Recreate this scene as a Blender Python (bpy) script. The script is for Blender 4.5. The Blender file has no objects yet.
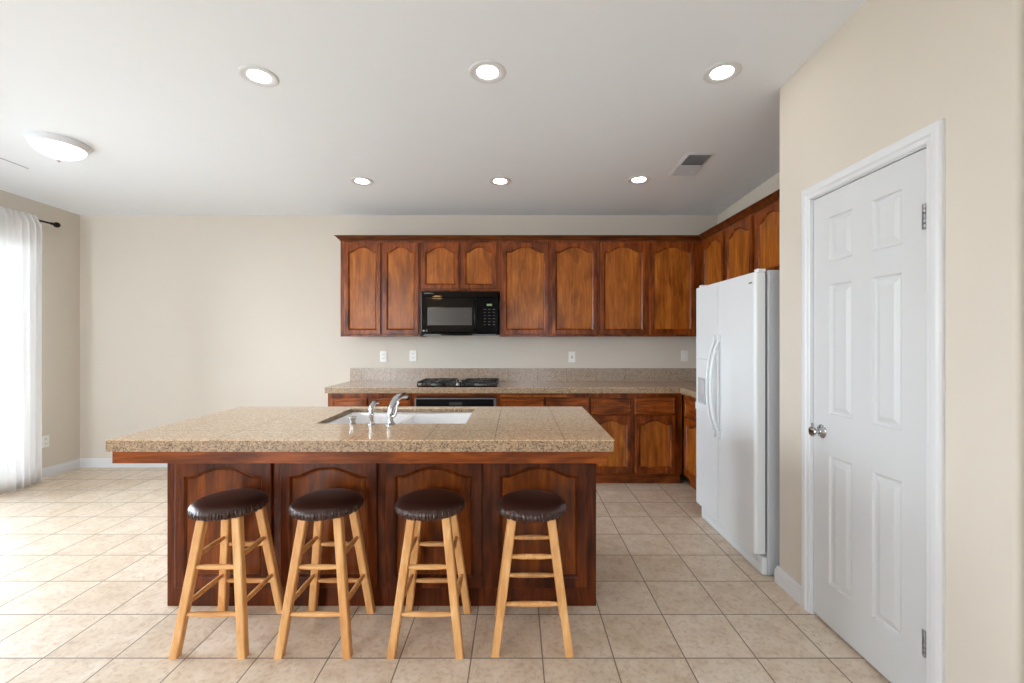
import bpy, bmesh, math, random
from mathutils import Vector, Matrix
random.seed(7)
S = bpy.context.scene
COL = S.collection
PI = math.pi

# ------------------------------------------------------------------ camera, world, light, exposure
cam_d = bpy.data.cameras.new('camera')
cam_d.sensor_width = 36.0
cam_d.lens = 36.0 * 455.0 / 1024.0
cam_d.shift_x = -4.0 / 1024.0
cam_d.shift_y = -2.5 / 1024.0
cam_d.clip_start = 0.05
cam = bpy.data.objects.new('camera', cam_d)
COL.objects.link(cam)
cam.location = (0, 0, 1.36)
cam.rotation_euler = (PI / 2, 0, 0)
S.camera = cam
S.view_settings.view_transform = 'Standard'
S.view_settings.look = 'None'
S.view_settings.gamma = 1.0
S.view_settings.use_curve_mapping = False
S.view_settings.exposure = 0.25
S.cycles.max_bounces = 10
S.cycles.diffuse_bounces = 6
S.cycles.glossy_bounces = 4
S.cycles.sample_clamp_indirect = 6.0
S.cycles.use_denoising = True

W = bpy.data.worlds.new('daylight')
S.world = W
W.use_nodes = True
wb = W.node_tree.nodes['Background']
wb.inputs[0].default_value = (0.82, 0.915, 1.0, 1)
wb.inputs[1].default_value = 16.5


def portal(loc, rot, sx, sy):
    d = bpy.data.lights.new('window_portal', 'AREA')
    d.shape = 'RECTANGLE'
    d.size = sx
    d.size_y = sy
    d.cycles.is_portal = True
    o = bpy.data.objects.new('window_portal', d)
    COL.objects.link(o)
    o.location = loc
    o.rotation_euler = rot


# openings: sliding patio door in the left wall, unseen windows added in the rear and left walls for daylight
LW, RW, BW, REAR = -4.63, 2.135, 4.83, -3.2      # left, right, back, rear wall planes
SLD = (1.55, 4.34, 0.04, 2.38)                   # sliding door y0,y1,z0,z1
ADDED_RWIN = [(-4.45, -2.75, 0.08, 2.6), (0.0, 0.9, 0.9, 2.1)]
ADDED_LWIN = (-1.6, -0.4, 1.0, 2.2)                    # unseen window added in the left wall for daylight, y0,y1,z0,z1   # added rear windows x0,x1,z0,z1
portal((LW - 0.12, (SLD[0] + SLD[1]) / 2, (SLD[2] + SLD[3]) / 2), (0, -PI / 2, 0), SLD[3] - SLD[2], SLD[1] - SLD[0])
portal((LW - 0.12, (ADDED_LWIN[0] + ADDED_LWIN[1]) / 2, (ADDED_LWIN[2] + ADDED_LWIN[3]) / 2), (0, -PI / 2, 0), ADDED_LWIN[3] - ADDED_LWIN[2], ADDED_LWIN[1] - ADDED_LWIN[0])
for x0, x1, z0, z1 in ADDED_RWIN:
    portal(((x0 + x1) / 2, REAR - 0.12, (z0 + z1) / 2), (PI / 2, 0, 0), x1 - x0, z1 - z0)

CSL = 0.034                                      # the ceiling rises a little towards the camera


def zc(y):
    return 2.675 + CSL * (BW - y)


# ------------------------------------------------------------------ materials
def lin(c):
    r = []
    for v in c:
        v /= 255.0
        r.append(v / 12.92 if v <= 0.04045 else ((v + 0.055) / 1.055) ** 2.4)
    return (r[0], r[1], r[2], 1.0)


class NT:
    def __init__(s, name):
        s.m = bpy.data.materials.new(name)
        s.m.use_nodes = True
        s.t = s.m.node_tree
        s.b = s.t.nodes['Principled BSDF']

    def n(s, kind, **kw):
        nd = s.t.nodes.new(kind)
        for k, v in kw.items():
            setattr(nd, k, v)
        return nd

    def put(s, sock, v):
        if isinstance(v, bpy.types.NodeSocket):
            s.t.links.new(v, sock)
        else:
            sock.default_value = v

    def math(s, op, a, b=0.0, c=0.0):
        nd = s.n('ShaderNodeMath', operation=op)
        s.put(nd.inputs[0], a)
        s.put(nd.inputs[1], b)
        s.put(nd.inputs[2], c)
        return nd.outputs[0]

    def mix(s, f, a, b, mode='MIX'):
        nd = s.n('ShaderNodeMix', data_type='RGBA', blend_type=mode)
        s.put(nd.inputs[0], f)
        s.put(nd.inputs[6], a)
        s.put(nd.inputs[7], b)
        return nd.outputs[2]

    def ramp(s, f, stops, interp='LINEAR'):
        nd = s.n('ShaderNodeValToRGB')
        nd.color_ramp.interpolation = interp
        e = nd.color_ramp.elements
        while len(e) < len(stops):
            e.new(0.5)
        for i, (p, c) in enumerate(stops):
            e[i].position = p
            e[i].color = c
        s.put(nd.inputs[0], f)
        return nd.outputs[0]

    def noise(s, vec, scale, detail=3.0, rough=0.5, dist=0.0):
        nd = s.n('ShaderNodeTexNoise')
        s.put(nd.inputs['Vector'], vec)
        nd.inputs['Scale'].default_value = scale
        nd.inputs['Detail'].default_value = detail
        nd.inputs['Roughness'].default_value = rough
        nd.inputs['Distortion'].default_value = dist
        return nd.outputs[0]

    def mapping(s, vec, scale=(1, 1, 1), loc=(0, 0, 0)):
        nd = s.n('ShaderNodeMapping')
        s.put(nd.inputs[0], vec)
        s.put(nd.inputs[1], loc)
        nd.inputs[3].default_value = scale
        return nd.outputs[0]

    def obj(s):
        return s.n('ShaderNodeTexCoord').outputs['Object']

    def pos(s):
        return s.n('ShaderNodeNewGeometry').outputs['Position']

    def bump(s, h, strength, dist):
        nd = s.n('ShaderNodeBump')
        nd.inputs['Strength'].default_value = strength
        nd.inputs['Distance'].default_value = dist
        s.put(nd.inputs['Height'], h)
        s.put(s.b.inputs['Normal'], nd.outputs[0])

    def set(s, **kw):
        for k, v in kw.items():
            s.put(s.b.inputs[k.replace('_', ' ')], v)
        return s.m


def simple(name, c, rough=0.5, metal=0.0, bump=None, var=0.03, coat=0.0, spec=0.5):
    t = NT(name)
    f = t.noise(t.obj(), 6.0, 2.0)
    cc = lin(c)
    dark = tuple(v * (1 - var * 2) for v in cc[:3]) + (1,)
    t.set(Base_Color=t.mix(f, cc, dark), Roughness=rough, Metallic=metal)
    t.b.inputs['Coat Weight'].default_value = coat
    t.b.inputs['Specular IOR Level'].default_value = spec
    if bump:
        t.bump(t.noise(t.obj(), bump[0], 3.0), bump[1], 0.002)
    return t.m


def wood(name, cols, grain='z', rough=0.32, coat=0.10, blotch=0.42, knots=True):
    t = NT(name)
    rnd = t.n('ShaderNodeObjectInfo').outputs['Random']
    off = t.n('ShaderNodeCombineXYZ')
    for i in range(3):
        t.put(off.inputs[i], t.math('MULTIPLY', rnd, 7.3 + 5 * i))
    sc = {'z': (9, 9, 0.9), 'x': (0.9, 9, 9), 'y': (9, 0.9, 9)}[grain]
    v = t.mapping(t.obj(), sc, off.outputs[0])
    g = t.noise(v, 4.0, 6.0, 0.62, 0.6)
    v2 = t.mapping(t.obj(), tuple(max(1.0, q / 3.2) for q in sc), off.outputs[0])
    b = t.noise(v2, 2.6, 3.0, 0.55, 0.8)
    base = t.ramp(g, [(0.30, lin(cols[0])), (0.52, lin(cols[1])), (0.75, lin(cols[2]))])
    shade = t.ramp(b, [(0.35, (blotch, blotch * 0.92, blotch * 0.85, 1)), (0.55, (1, 1, 1, 1))])
    c = t.mix(1.0, base, shade, 'MULTIPLY')
    t.set(Base_Color=c, Roughness=rough)
    t.b.inputs['Coat Weight'].default_value = coat
    t.b.inputs['Coat Roughness'].default_value = 0.22
    t.b.inputs['Specular IOR Level'].default_value = 0.22
    t.bump(g, 0.08, 0.002)
    return t.m


def granite(name, tan, light, dark, seams=None, rough=0.12, dens=0.10, fine=250.0):
    t = NT(name)
    p = t.pos()
    vo = t.n('ShaderNodeTexVoronoi')
    t.put(vo.inputs['Vector'], p)
    vo.inputs['Scale'].default_value = fine
    sep = t.n('ShaderNodeSeparateColor')
    t.put(sep.inputs[0], vo.outputs['Color'])
    c = t.ramp(sep.outputs[0], [(0.0, lin(dark)), (dens, lin([(a * 0.55 + b * 0.45) for a, b in zip(dark, tan)])),
                                (dens * 2.1, lin(tan)), (0.72, lin(light))], 'CONSTANT')
    n2 = t.noise(p, 60.0, 3.0, 0.6)
    c = t.mix(0.4, c, t.ramp(n2, [(0.35, lin([v * 0.8 for v in tan])), (0.6, lin(light))]))
    if seams:
        sx = t.n('ShaderNodeSeparateXYZ')
        t.put(sx.inputs[0], p)
        ms = []
        for ax, (o, size) in seams.items():
            q = t.math('FRACT', t.math('ADD', t.math('DIVIDE', t.math('SUBTRACT', sx.outputs[ax], o), size), 100.5))
            dd = t.math('ABSOLUTE', t.math('SUBTRACT', q, 0.5))
            ms.append(t.math('LESS_THAN', dd, 0.0026 / size))
        m = ms[0]
        for k in ms[1:]:
            m = t.math('MAXIMUM', m, k)
        c = t.mix(t.math('MULTIPLY', m, 0.5), c, lin((120, 98, 80)))
        t.bump(t.math('SUBTRACT', 1.0, m), 0.3, 0.001)
    t.set(Base_Color=c, Roughness=rough)
    return t.m


def floor_tile():
    t = NT('beige_ceramic_tile')
    p = t.pos()
    sx = t.n('ShaderNodeSeparateXYZ')
    t.put(sx.inputs[0], p)
    u = t.math('ADD', t.math('DIVIDE', t.math('SUBTRACT', sx.outputs[0], 0.113), 0.304), 100.5)
    v = t.math('ADD', t.math('DIVIDE', t.math('SUBTRACT', sx.outputs[1], 1.939), 0.308), 100.5)
    fu = t.math('ABSOLUTE', t.math('SUBTRACT', t.math('FRACT', u), 0.5))
    fv = t.math('ABSOLUTE', t.math('SUBTRACT', t.math('FRACT', v), 0.5))
    d = t.math('MINIMUM', fu, fv)
    grout = t.math('LESS_THAN', d, 0.0095)
    soft = t.math('MULTIPLY', t.math('MINIMUM', d, 0.02), 50.0)
    cell = t.n('ShaderNodeCombineXYZ')
    t.put(cell.inputs[0], t.math('FLOOR', t.math('ADD', u, 0.5)))
    t.put(cell.inputs[1], t.math('FLOOR', t.math('ADD', v, 0.5)))
    wn = t.n('ShaderNodeTexWhiteNoise', noise_dimensions='3D')
    t.put(wn.inputs['Vector'], cell.outputs[0])
    shift = t.n('ShaderNodeVectorMath', operation='MULTIPLY_ADD')
    t.put(shift.inputs[0], wn.outputs['Color'])
    shift.inputs[1].default_value = (9, 9, 9)
    t.put(shift.inputs[2], p)
    a = t.noise(shift.outputs[0], 9.0, 5.0, 0.65, 0.4)
    b = t.noise(shift.outputs[0], 42.0, 4.0, 0.7, 0.3)
    c = t.ramp(a, [(0.32, lin((212, 193, 170))), (0.5, lin((225, 209, 189))), (0.68, lin((234, 222, 206)))])
    c = t.mix(0.42, c, t.ramp(b, [(0.36, lin((206, 184, 166))), (0.50, (1, 1, 1, 1))]), 'MULTIPLY')
    tint = t.ramp(wn.outputs['Value'], [(0.0, (0.93, 0.91, 0.88, 1)), (0.5, (0.98, 0.96, 0.94, 1)), (1.0, (1.0, 1.0, 1.0, 1))])
    c = t.mix(1.0, c, tint, 'MULTIPLY')
    c = t.mix(grout, c, lin((140, 125, 110)))
    t.set(Base_Color=c, Roughness=t.math('ADD', t.math('MULTIPLY', grout, 0.45), t.math('ADD', t.math('MULTIPLY', a, 0.15), 0.27)))
    t.bump(t.math('ADD', soft, t.math('MULTIPLY', b, 0.12)), 0.25, 0.003)
    return t.m


def emis(name, c, s):
    t = NT(name)
    t.set(Base_Color=lin((240, 240, 240)), Roughness=0.5)
    t.b.inputs['Emission Color'].default_value = c
    t.b.inputs['Emission Strength'].default_value = s
    return t.m


def window_glass():
    t = NT('window_glass')
    tr = t.n('ShaderNodeBsdfTransparent')
    gl = t.n('ShaderNodeBsdfGlossy')
    gl.inputs['Roughness'].default_value = 0.02
    fr = t.n('ShaderNodeFresnel')
    mx = t.n('ShaderNodeMixShader')
    t.put(mx.inputs[0], fr.outputs[0])
    t.put(mx.inputs[1], tr.outputs[0])
    t.put(mx.inputs[2], gl.outputs[0])
    out = t.t.nodes['Material Output']
    t.t.links.new(mx.outputs[0], out.inputs[0])
    return t.m


def curtain_cloth():
    t = NT('white_curtain_cloth')
    t.set(Base_Color=lin((252, 251, 249)), Roughness=0.9)
    tl = t.n('ShaderNodeBsdfTranslucent')
    tl.inputs[0].default_value = (0.95, 0.95, 0.97, 1)
    mx = t.n('ShaderNodeMixShader')
    mx.inputs[0].default_value = 0.28
    out = t.t.nodes['Material Output']
    t.put(mx.inputs[1], t.b.outputs[0])
    t.put(mx.inputs[2], tl.outputs[0])
    t.t.links.new(mx.outputs[0], out.inputs[0])
    t.bump(t.noise(t.obj(), 700.0, 2.0), 0.1, 0.001)
    return t.m


MAT = {
    'wall': simple('beige_wall_paint', (214, 206, 194), 0.85, bump=(180, 0.12), var=0.01),
    'ceil': simple('white_ceiling_paint', (240, 245, 251), 0.9, bump=(120, 0.15), var=0.01),
    'white': simple('white_trim_paint', (222, 224, 227), 0.35, var=0.01),
    'door': simple('white_door_paint', (212, 214, 216), 0.42, bump=(90, 0.05), var=0.01),
    'floor': floor_tile(),
    'frame': wood('stained_frame_wood', [(92, 38, 9), (134, 64, 18), (168, 90, 32)], 'z'),
    'frame_x': wood('stained_rail_wood', [(94, 41, 10), (140, 69, 21), (174, 95, 36)], 'x'),
    'crown': wood('dark_stained_crown_wood', [(66, 30, 10), (102, 52, 20), (142, 80, 36)], 'x', blotch=0.55),
    'frame_y': wood('stained_side_rail_wood', [(94, 41, 10), (140, 69, 21), (174, 95, 36)], 'y'),
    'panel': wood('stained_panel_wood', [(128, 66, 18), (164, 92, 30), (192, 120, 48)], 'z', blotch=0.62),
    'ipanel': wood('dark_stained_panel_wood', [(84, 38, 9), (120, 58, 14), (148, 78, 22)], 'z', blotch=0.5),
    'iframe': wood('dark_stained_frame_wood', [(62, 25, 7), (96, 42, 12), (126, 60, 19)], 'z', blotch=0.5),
    'pine': wood('honey_pine_wood', [(204, 146, 88), (226, 172, 112), (242, 198, 142)], 'z', rough=0.42, coat=0.15, blotch=0.9),
    'pine_x': wood('honey_pine_rung_wood', [(204, 146, 88), (226, 172, 112), (242, 198, 142)], 'x', rough=0.42, coat=0.15, blotch=0.9),
    'granite': granite('tan_granite', (214, 180, 144), (236, 212, 182), (110, 82, 60), {0: (-1.335, 0.31), 1: (2.22, 0.31)}),
    'granite_edge': granite('rough_granite_edge', (156, 126, 98), (190, 162, 130), (30, 22, 16), None, 0.4, 0.13, 190.0),  # rough edge; its darker tan also paints shade on the vertical face
    'granite_back': granite('counter_granite', (198, 168, 142), (214, 190, 166), (96, 76, 62), {0: (-1.70, 0.31)}, 0.16),
    'leather': simple('brown_leatherette', (62, 36, 30), 0.30, bump=(260, 0.25), var=0.1, coat=0.12),
    'chrome': simple('polished_chrome', (196, 198, 202), 0.10, 1.0, var=0.01),
    'steel': simple('brushed_steel', (170, 170, 172), 0.3, 1.0, var=0.02),
    'mw_black': simple('black_appliance_glass', (9, 9, 11), 0.03, var=0.05, spec=0.3),
    'amber': emis('warm_amber_glass', (1.0, 0.62, 0.28, 1), 16.0),
    'dull_steel': simple('dull_grey_metal', (120, 120, 120), 0.5, 0.3),
    'black': simple('glossy_black_plastic', (9, 9, 11), 0.16, var=0.05, spec=0.12),
    'black_mat': simple('matt_black_plastic', (13, 13, 15), 0.45, var=0.05, spec=0.15),
    'iron': simple('black_cast_iron', (30, 31, 35), 0.38, var=0.1, bump=(200, 0.3)),
    'bronze': simple('dark_bronze', (44, 34, 28), 0.4, 0.7, var=0.05),
    'mw_glass': simple('grey_microwave_window', (74, 72, 70), 0.2, var=0.02, spec=0.35),
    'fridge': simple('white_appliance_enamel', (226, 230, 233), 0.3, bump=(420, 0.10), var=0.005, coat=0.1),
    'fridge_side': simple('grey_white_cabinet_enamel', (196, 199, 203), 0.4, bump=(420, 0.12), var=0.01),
    'gasket': simple('grey_door_gasket', (96, 98, 104), 0.6),
    'porcelain': simple('white_sink_enamel', (250, 250, 252), 0.15, var=0.005, coat=0.3),
    'plate': simple('white_switch_plastic', (240, 239, 234), 0.35, var=0.01),
    'slot': simple('dark_outlet_slot', (70, 66, 60), 0.5),
    'label': simple('pale_grey_print', (165, 165, 165), 0.4),
    'badge': simple('green_grey_badge', (70, 84, 70), 0.3, 0.4),
    'ventdark': simple('shadowed_vent_slat', (196, 197, 200), 0.5),
    'recess': simple('grey_dispenser_recess', (182, 184, 188), 0.5),
    'slot_grey': simple('grey_shadow_gap', (150, 151, 153), 0.8),  # strip colour that paints the shadow line of the vent's frame edge
    'duct': simple('dark_duct_lining', (72, 73, 76), 0.8),
    'lens': emis('downlight_lens', (1.0, 0.97, 0.92, 1), 28.0),
    'bowl': emis('frosted_glass_bowl', (1.0, 0.985, 0.96, 1), 2.2),
    'display': simple('green_display', (120, 150, 96), 0.3),
    'glass': window_glass(),
    'cloth': curtain_cloth(),
    'concrete': simple('pale_patio_concrete', (168, 166, 160), 0.9, bump=(60, 0.2)),
}


# ------------------------------------------------------------------ mesh helpers
def box(bm, x0, x1, y0, y1, z0, z1, bev=0.0, seg=2):
    x0, x1 = min(x0, x1), max(x0, x1)
    y0, y1 = min(y0, y1), max(y0, y1)
    r = bmesh.ops.create_cube(bm, size=1.0)
    vs = r['verts']
    for v in vs:
        v.co = Vector(((x0 + x1) / 2 + v.co.x * (x1 - x0), (y0 + y1) / 2 + v.co.y * (y1 - y0), (z0 + z1) / 2 + v.co.z * (z1 - z0)))
    if bev > 0:
        es = list({e for v in vs for e in v.link_edges})
        bmesh.ops.bevel(bm, geom=es, offset=bev, segments=seg, profile=0.5, affect='EDGES')
    return bm


def tube(bm, pts, rad, n=12, sq=False):
    pts = [Vector(p) for p in pts]
    if not isinstance(rad, (list, tuple)):
        rad = [rad] * len(pts)
    rings = []
    up = None
    for i, p in enumerate(pts):
        d = (pts[min(i + 1, len(pts) - 1)] - pts[max(i - 1, 0)]).normalized()
        if up is None:
            up = Vector((0, 0, 1)) if abs(d.z) < 0.9 else Vector((0, 1, 0))
        a = d.cross(up).normalized()
        b = a.cross(d).normalized()
        up = b
        rings.append([bm.verts.new(p + (a * math.cos(2 * PI * k / n) + b * math.sin(2 * PI * k / n)) * rad[i]) for k in range(n)])
    for i in range(len(rings) - 1):
        for k in range(n):
            bm.faces.new((rings[i][k], rings[i][(k + 1) % n], rings[i + 1][(k + 1) % n], rings[i + 1][k]))
    bm.faces.new(rings[0][::-1])
    bm.faces.new(rings[-1])
    return bm


def lathe(bm, prof, n=32, mat=None, fn=None):
    """prof: (r, z); mat places it; fn(theta, r, z) -> (r, z) may ripple it"""
    mat = mat or Matrix()
    rings = []
    for r, z in prof:
        if r < 1e-6:
            rings.append([bm.verts.new(mat @ Vector((0, 0, z)))])
        else:
            ring = []
            for k in range(n):
                th = 2 * PI * k / n
                rr, zz = fn(th, r, z) if fn else (r, z)
                ring.append(bm.verts.new(mat @ Vector((rr * math.cos(th), rr * math.sin(th), zz))))
            rings.append(ring)
    for a, b in zip(rings, rings[1:]):
        for k in range(n):
            q = [a[k % len(a)], a[(k + 1) % len(a)], b[(k + 1) % len(b)], b[k % len(b)]]
            u = []
            for v in q:
                if v not in u:
                    u.append(v)
            if len(u) > 2:
                bm.faces.new(u)
    if len(rings[0]) > 1:
        bm.faces.new(rings[0][::-1])
    if len(rings[-1]) > 1:
        bm.faces.new(rings[-1])
    return bm


def sweep(bm, path, prof, O=(0, 0, 0), U=(1, 0, 0), V=(0, 1, 0), N=(0, 0, 1)):
    """mitred sweep of prof (offset to the left of the path, height along N) along a planar path (u, v)"""
    O, U, V, N = Vector(O), Vector(U), Vector(V), Vector(N)
    P = [Vector((a, b)) for a, b in path]
    rings = []
    for i, p in enumerate(P):
        ns = []
        if i > 0:
            d = (p - P[i - 1]).normalized()
            ns.append(Vector((-d.y, d.x)))
        if i < len(P) - 1:
            d = (P[i + 1] - p).normalized()
            ns.append(Vector((-d.y, d.x)))
        m = ns[0] if len(ns) == 1 else (ns[0] + ns[1]) / (1 + ns[0].dot(ns[1]))
        rings.append([bm.verts.new(O + U * (p.x + m.x * a) + V * (p.y + m.y * a) + N * h) for a, h in prof])
    n = len(prof)
    for a, b in zip(rings, rings[1:]):
        for k in range(n):
            bm.faces.new((a[k], a[(k + 1) % n], b[(k + 1) % n], b[k]))
    bm.faces.new(rings[0][::-1])
    bm.faces.new(rings[-1])
    return bm


def bridge(bm, a, b):
    n = len(a)
    for k in range(n):
        bm.faces.new((a[k], a[(k + 1) % n], b[(k + 1) % n], b[k]))


ORG = {}


def link(name, bm, mat, parent=None, smooth=False, recalc=True):
    if recalc:
        bmesh.ops.recalc_face_normals(bm, faces=bm.faces)
    root = parent
    while root is not None and root.parent is not None:
        root = root.parent
    if root is not None and root.name in ORG:
        bmesh.ops.translate(bm, verts=bm.verts, vec=-ORG[root.name])
    me = bpy.data.meshes.new(name)
    bm.to_mesh(me)
    bm.free()
    me.materials.append(MAT[mat] if isinstance(mat, str) else mat)
    if smooth:
        for p in me.polygons:
            p.use_smooth = True
        try:
            me.set_sharp_from_angle(angle=math.radians(38))
        except Exception:
            pass
    o = bpy.data.objects.new(name, me)
    COL.objects.link(o)
    if parent is not None:
        o.parent = parent
    return o


def nb():
    return bmesh.new()


def tag(o, label, cat, group=None):
    o['label'] = label
    o['category'] = cat
    if group:
        o['group'] = group
    return o


def thing(name, label, cat, loc, group=None):
    o = bpy.data.objects.new(name, None)
    o.empty_display_size = 0.1
    COL.objects.link(o)
    o.location = loc
    ORG[o.name] = Vector(loc)
    return tag(o, label, cat, group)


def struct(name, bm, mat, parent=None, smooth=False):
    o = link(name, bm, mat, parent, smooth)
    if parent is None:
        o['kind'] = 'structure'
    return o


def struct_root(name, loc):
    o = bpy.data.objects.new(name, None)
    COL.objects.link(o)
    o.location = loc
    ORG[o.name] = Vector(loc)
    o['kind'] = 'structure'
    return o


def dup_tree(o, parent=None):
    c = o.copy()
    COL.objects.link(c)
    if parent is not None:
        c.parent = parent
    for ch in [k for k in bpy.data.objects if k.parent == o]:
        dup_tree(ch, c)
    return c


def text_bm(body, size, M, depth=0.0004):
    cu = bpy.data.curves.new('print', 'FONT')
    cu.body = body
    cu.size = size
    cu.extrude = depth
    cu.align_x = 'CENTER'
    cu.align_y = 'CENTER'
    to = bpy.data.objects.new('print', cu)
    COL.objects.link(to)
    dg = bpy.context.evaluated_depsgraph_get()
    me = bpy.data.meshes.new_from_object(to.evaluated_get(dg))
    bm = nb()
    bm.from_mesh(me)
    bmesh.ops.transform(bm, matrix=M, verts=bm.verts)
    bpy.data.objects.remove(to)
    bpy.data.meshes.remove(me)
    bpy.data.curves.remove(cu)
    return bm


# ------------------------------------------------------------------ room shell
XR = 4.2
struct('floor', box(nb(), LW - 0.2, XR + 0.2, REAR - 0.2, BW + 0.2, -0.12, 0.0), 'floor')
bm = nb()
box(bm, LW - 0.2, XR + 0.2, REAR - 0.2, BW + 0.2, 0, 0.2)
for v in bm.verts:
    v.co.z += zc(v.co.y)
struct('ceiling', bm, 'ceil')
WT = 2.80
struct('wall_back', box(nb(), LW - 0.12, RW + 0.12, BW, BW + 0.12, 0, WT), 'wall')
bm = nb()
box(bm, LW - 0.12, LW, SLD[1], BW, 0, WT)
box(bm, LW - 0.12, LW, ADDED_LWIN[1], SLD[0], 0, 2.95)
box(bm, LW - 0.12, LW, REAR, ADDED_LWIN[0], 0, 2.95)
box(bm, LW - 0.12, LW, ADDED_LWIN[0], ADDED_LWIN[1], ADDED_LWIN[3], 2.95)
box(bm, LW - 0.12, LW, ADDED_LWIN[0], ADDED_LWIN[1], 0, ADDED_LWIN[2])
box(bm, LW - 0.12, LW, SLD[0], SLD[1], SLD[3], WT)
box(bm, LW - 0.12, LW, SLD[0], SLD[1], 0, SLD[2])
struct('wall_left', bm, 'wall')
struct('wall_right', box(nb(), RW, RW + 0.12, 2.5, BW, 0, WT), 'wall')
struct('wall_pantry_rear', box(nb(), RW + 0.12, XR, 2.5, 2.62, 0, 2.95), 'wall')
# pantry block: rounded outer corners, opening for the door
PX, PY0, PY1 = 1.465, 1.328, 2.542
DY0, DY1, DZ = 1.624, 2.245, 2.044
bm = nb()
R = 0.018


def rounded_plan(bm, pts, z0, z1):
    lo = [bm.verts.new((x, y, z0)) for x, y in pts]
    hi = [bm.verts.new((x, y, z1)) for x, y in pts]
    bridge(bm, lo, hi)
    bm.faces.new(lo[::-1])
    bm.faces.new(hi)


def arc(cx, cy, r, a0, a1, n=6):
    return [(cx + r * math.cos(a0 + (a1 - a0) * i / n), cy + r * math.sin(a0 + (a1 - a0) * i / n)) for i in range(n + 1)]


rounded_plan(bm, [(PX, DY1 + 0.015), (PX + 0.11, DY1 + 0.015), (PX + 0.11, PY1 - 0.11), (RW + 0.1, PY1 - 0.11), (RW + 0.1, PY1)]
             + arc(PX + R, PY1 - R, R, PI / 2, PI), 0, 2.86)
rounded_plan(bm, [(PX, DY0 - 0.015)] + arc(PX + R, PY0 + R, R, PI, 1.5 * PI) + [(XR, PY0), (XR, PY0 + 0.11), (PX + 0.11, PY0 + 0.11), (PX + 0.11, DY0 - 0.015)], 0, 2.86)
box(bm, PX, PX + 0.11, DY0 - 0.015, DY1 + 0.015, DZ + 0.015, 2.9)
struct('wall_pantry', bm, 'wall', smooth=True)
# rear and far right walls (behind the camera)
bm = nb()
xs = [LW - 0.12, ADDED_RWIN[0][0], ADDED_RWIN[0][1], ADDED_RWIN[1][0], ADDED_RWIN[1][1], XR + 0.12]
for i in range(5):
    if i in (1, 3):
        w = ADDED_RWIN[i // 2]
        box(bm, w[0], w[1], REAR - 0.12, REAR, 0, w[2])
        box(bm, w[0], w[1], REAR - 0.12, REAR, w[3], 2.95)
    else:
        box(bm, xs[i], xs[i + 1], REAR - 0.12, REAR, 0, 2.95)
struct('wall_rear', bm, 'wall')
struct('wall_far_right', box(nb(), XR, XR + 0.12, REAR, 2.62, 0, 2.95), 'wall')
for i, (x0, x1, z0, z1) in enumerate(ADDED_RWIN):  # rear windows out of view, added for their daylight
    r = struct_root('window_%d' % (i + 2), ((x0 + x1) / 2, REAR, z0))
    bm = nb()
    for a, b, c, d in ((x0, x0 + 0.05, z0, z1), (x1 - 0.05, x1, z0, z1), (x0, x1, z0, z0 + 0.05), (x0, x1, z1 - 0.05, z1), ((x0 + x1) / 2 - 0.025, (x0 + x1) / 2 + 0.025, z0, z1)):
        box(bm, a, b, REAR - 0.09, REAR - 0.03, c, d)
    struct('window_frame', bm, 'white', r)  # frame of the added, unseen rear window
    struct('glass_pane', box(nb(), x0 + 0.04, x1 - 0.04, REAR - 0.065, REAR - 0.06, z0 + 0.04, z1 - 0.04), 'glass', r)

r = struct_root('window_1', (LW, (ADDED_LWIN[0] + ADDED_LWIN[1]) / 2, ADDED_LWIN[2]))  # left window out of view, added for its daylight
bm = nb()
for a, b, c, d in ((ADDED_LWIN[0], ADDED_LWIN[0] + 0.05, ADDED_LWIN[2], ADDED_LWIN[3]), (ADDED_LWIN[1] - 0.05, ADDED_LWIN[1], ADDED_LWIN[2], ADDED_LWIN[3]), (ADDED_LWIN[0], ADDED_LWIN[1], ADDED_LWIN[2], ADDED_LWIN[2] + 0.05), (ADDED_LWIN[0], ADDED_LWIN[1], ADDED_LWIN[3] - 0.05, ADDED_LWIN[3]), (-1.025, -0.975, ADDED_LWIN[2], ADDED_LWIN[3])):
    box(bm, LW - 0.09, LW - 0.03, a, b, c, d)
struct('window_frame', bm, 'white', r)  # frame of the added, unseen left window
struct('glass_pane', box(nb(), LW - 0.065, LW - 0.06, ADDED_LWIN[0] + 0.04, ADDED_LWIN[1] - 0.04, ADDED_LWIN[2] + 0.04, ADDED_LWIN[3] - 0.04), 'glass', r)

# sliding patio door
r = struct_root('door_2', (LW, (SLD[0] + SLD[1]) / 2, 0))
y0, y1, z0, z1 = SLD
ym = (y0 + y1) / 2
bm = nb()
for a, b, c, d in ((y0, y0 + 0.05, z0, z1), (y1 - 0.05, y1, z0, z1), (y0, y1, z0, z0 + 0.04), (y0, y1, z1 - 0.05, z1)):
    box(bm, LW - 0.11, LW - 0.01, a, b, c, d, 0.003)
struct('door_frame', bm, 'white', r)
for k, (a, b) in enumerate(((y0 + 0.05, ym + 0.03), (ym - 0.03, y1 - 0.05))):
    dx = 0.045 * k
    bm = nb()
    for p, q, c, d in ((a, a + 0.06, z0 + 0.04, z1 - 0.05), (b - 0.06, b, z0 + 0.04, z1 - 0.05), (a, b, z0 + 0.04, z0 + 0.12), (a, b, z1 - 0.11, z1 - 0.05)):
        box(bm, LW - 0.055 + dx - 0.045, LW - 0.02 + dx - 0.045, p, q, c, d, 0.002)
    s = struct('sliding_sash', bm, 'white', r)
    struct('glass_pane', box(nb(), LW - 0.085 + dx, LW - 0.08 + dx, a + 0.05, b - 0.05, z0 + 0.10, z1 - 0.1), 'glass', s)
struct('door_handle', box(nb(), LW - 0.028, LW - 0.002, ym + 0.0, ym + 0.03, 0.95, 1.15, 0.004), 'white', r)
struct('ground', box(nb(), LW - 40, LW - 0.2, -30, 40, -0.25, -0.13), 'concrete')

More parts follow.
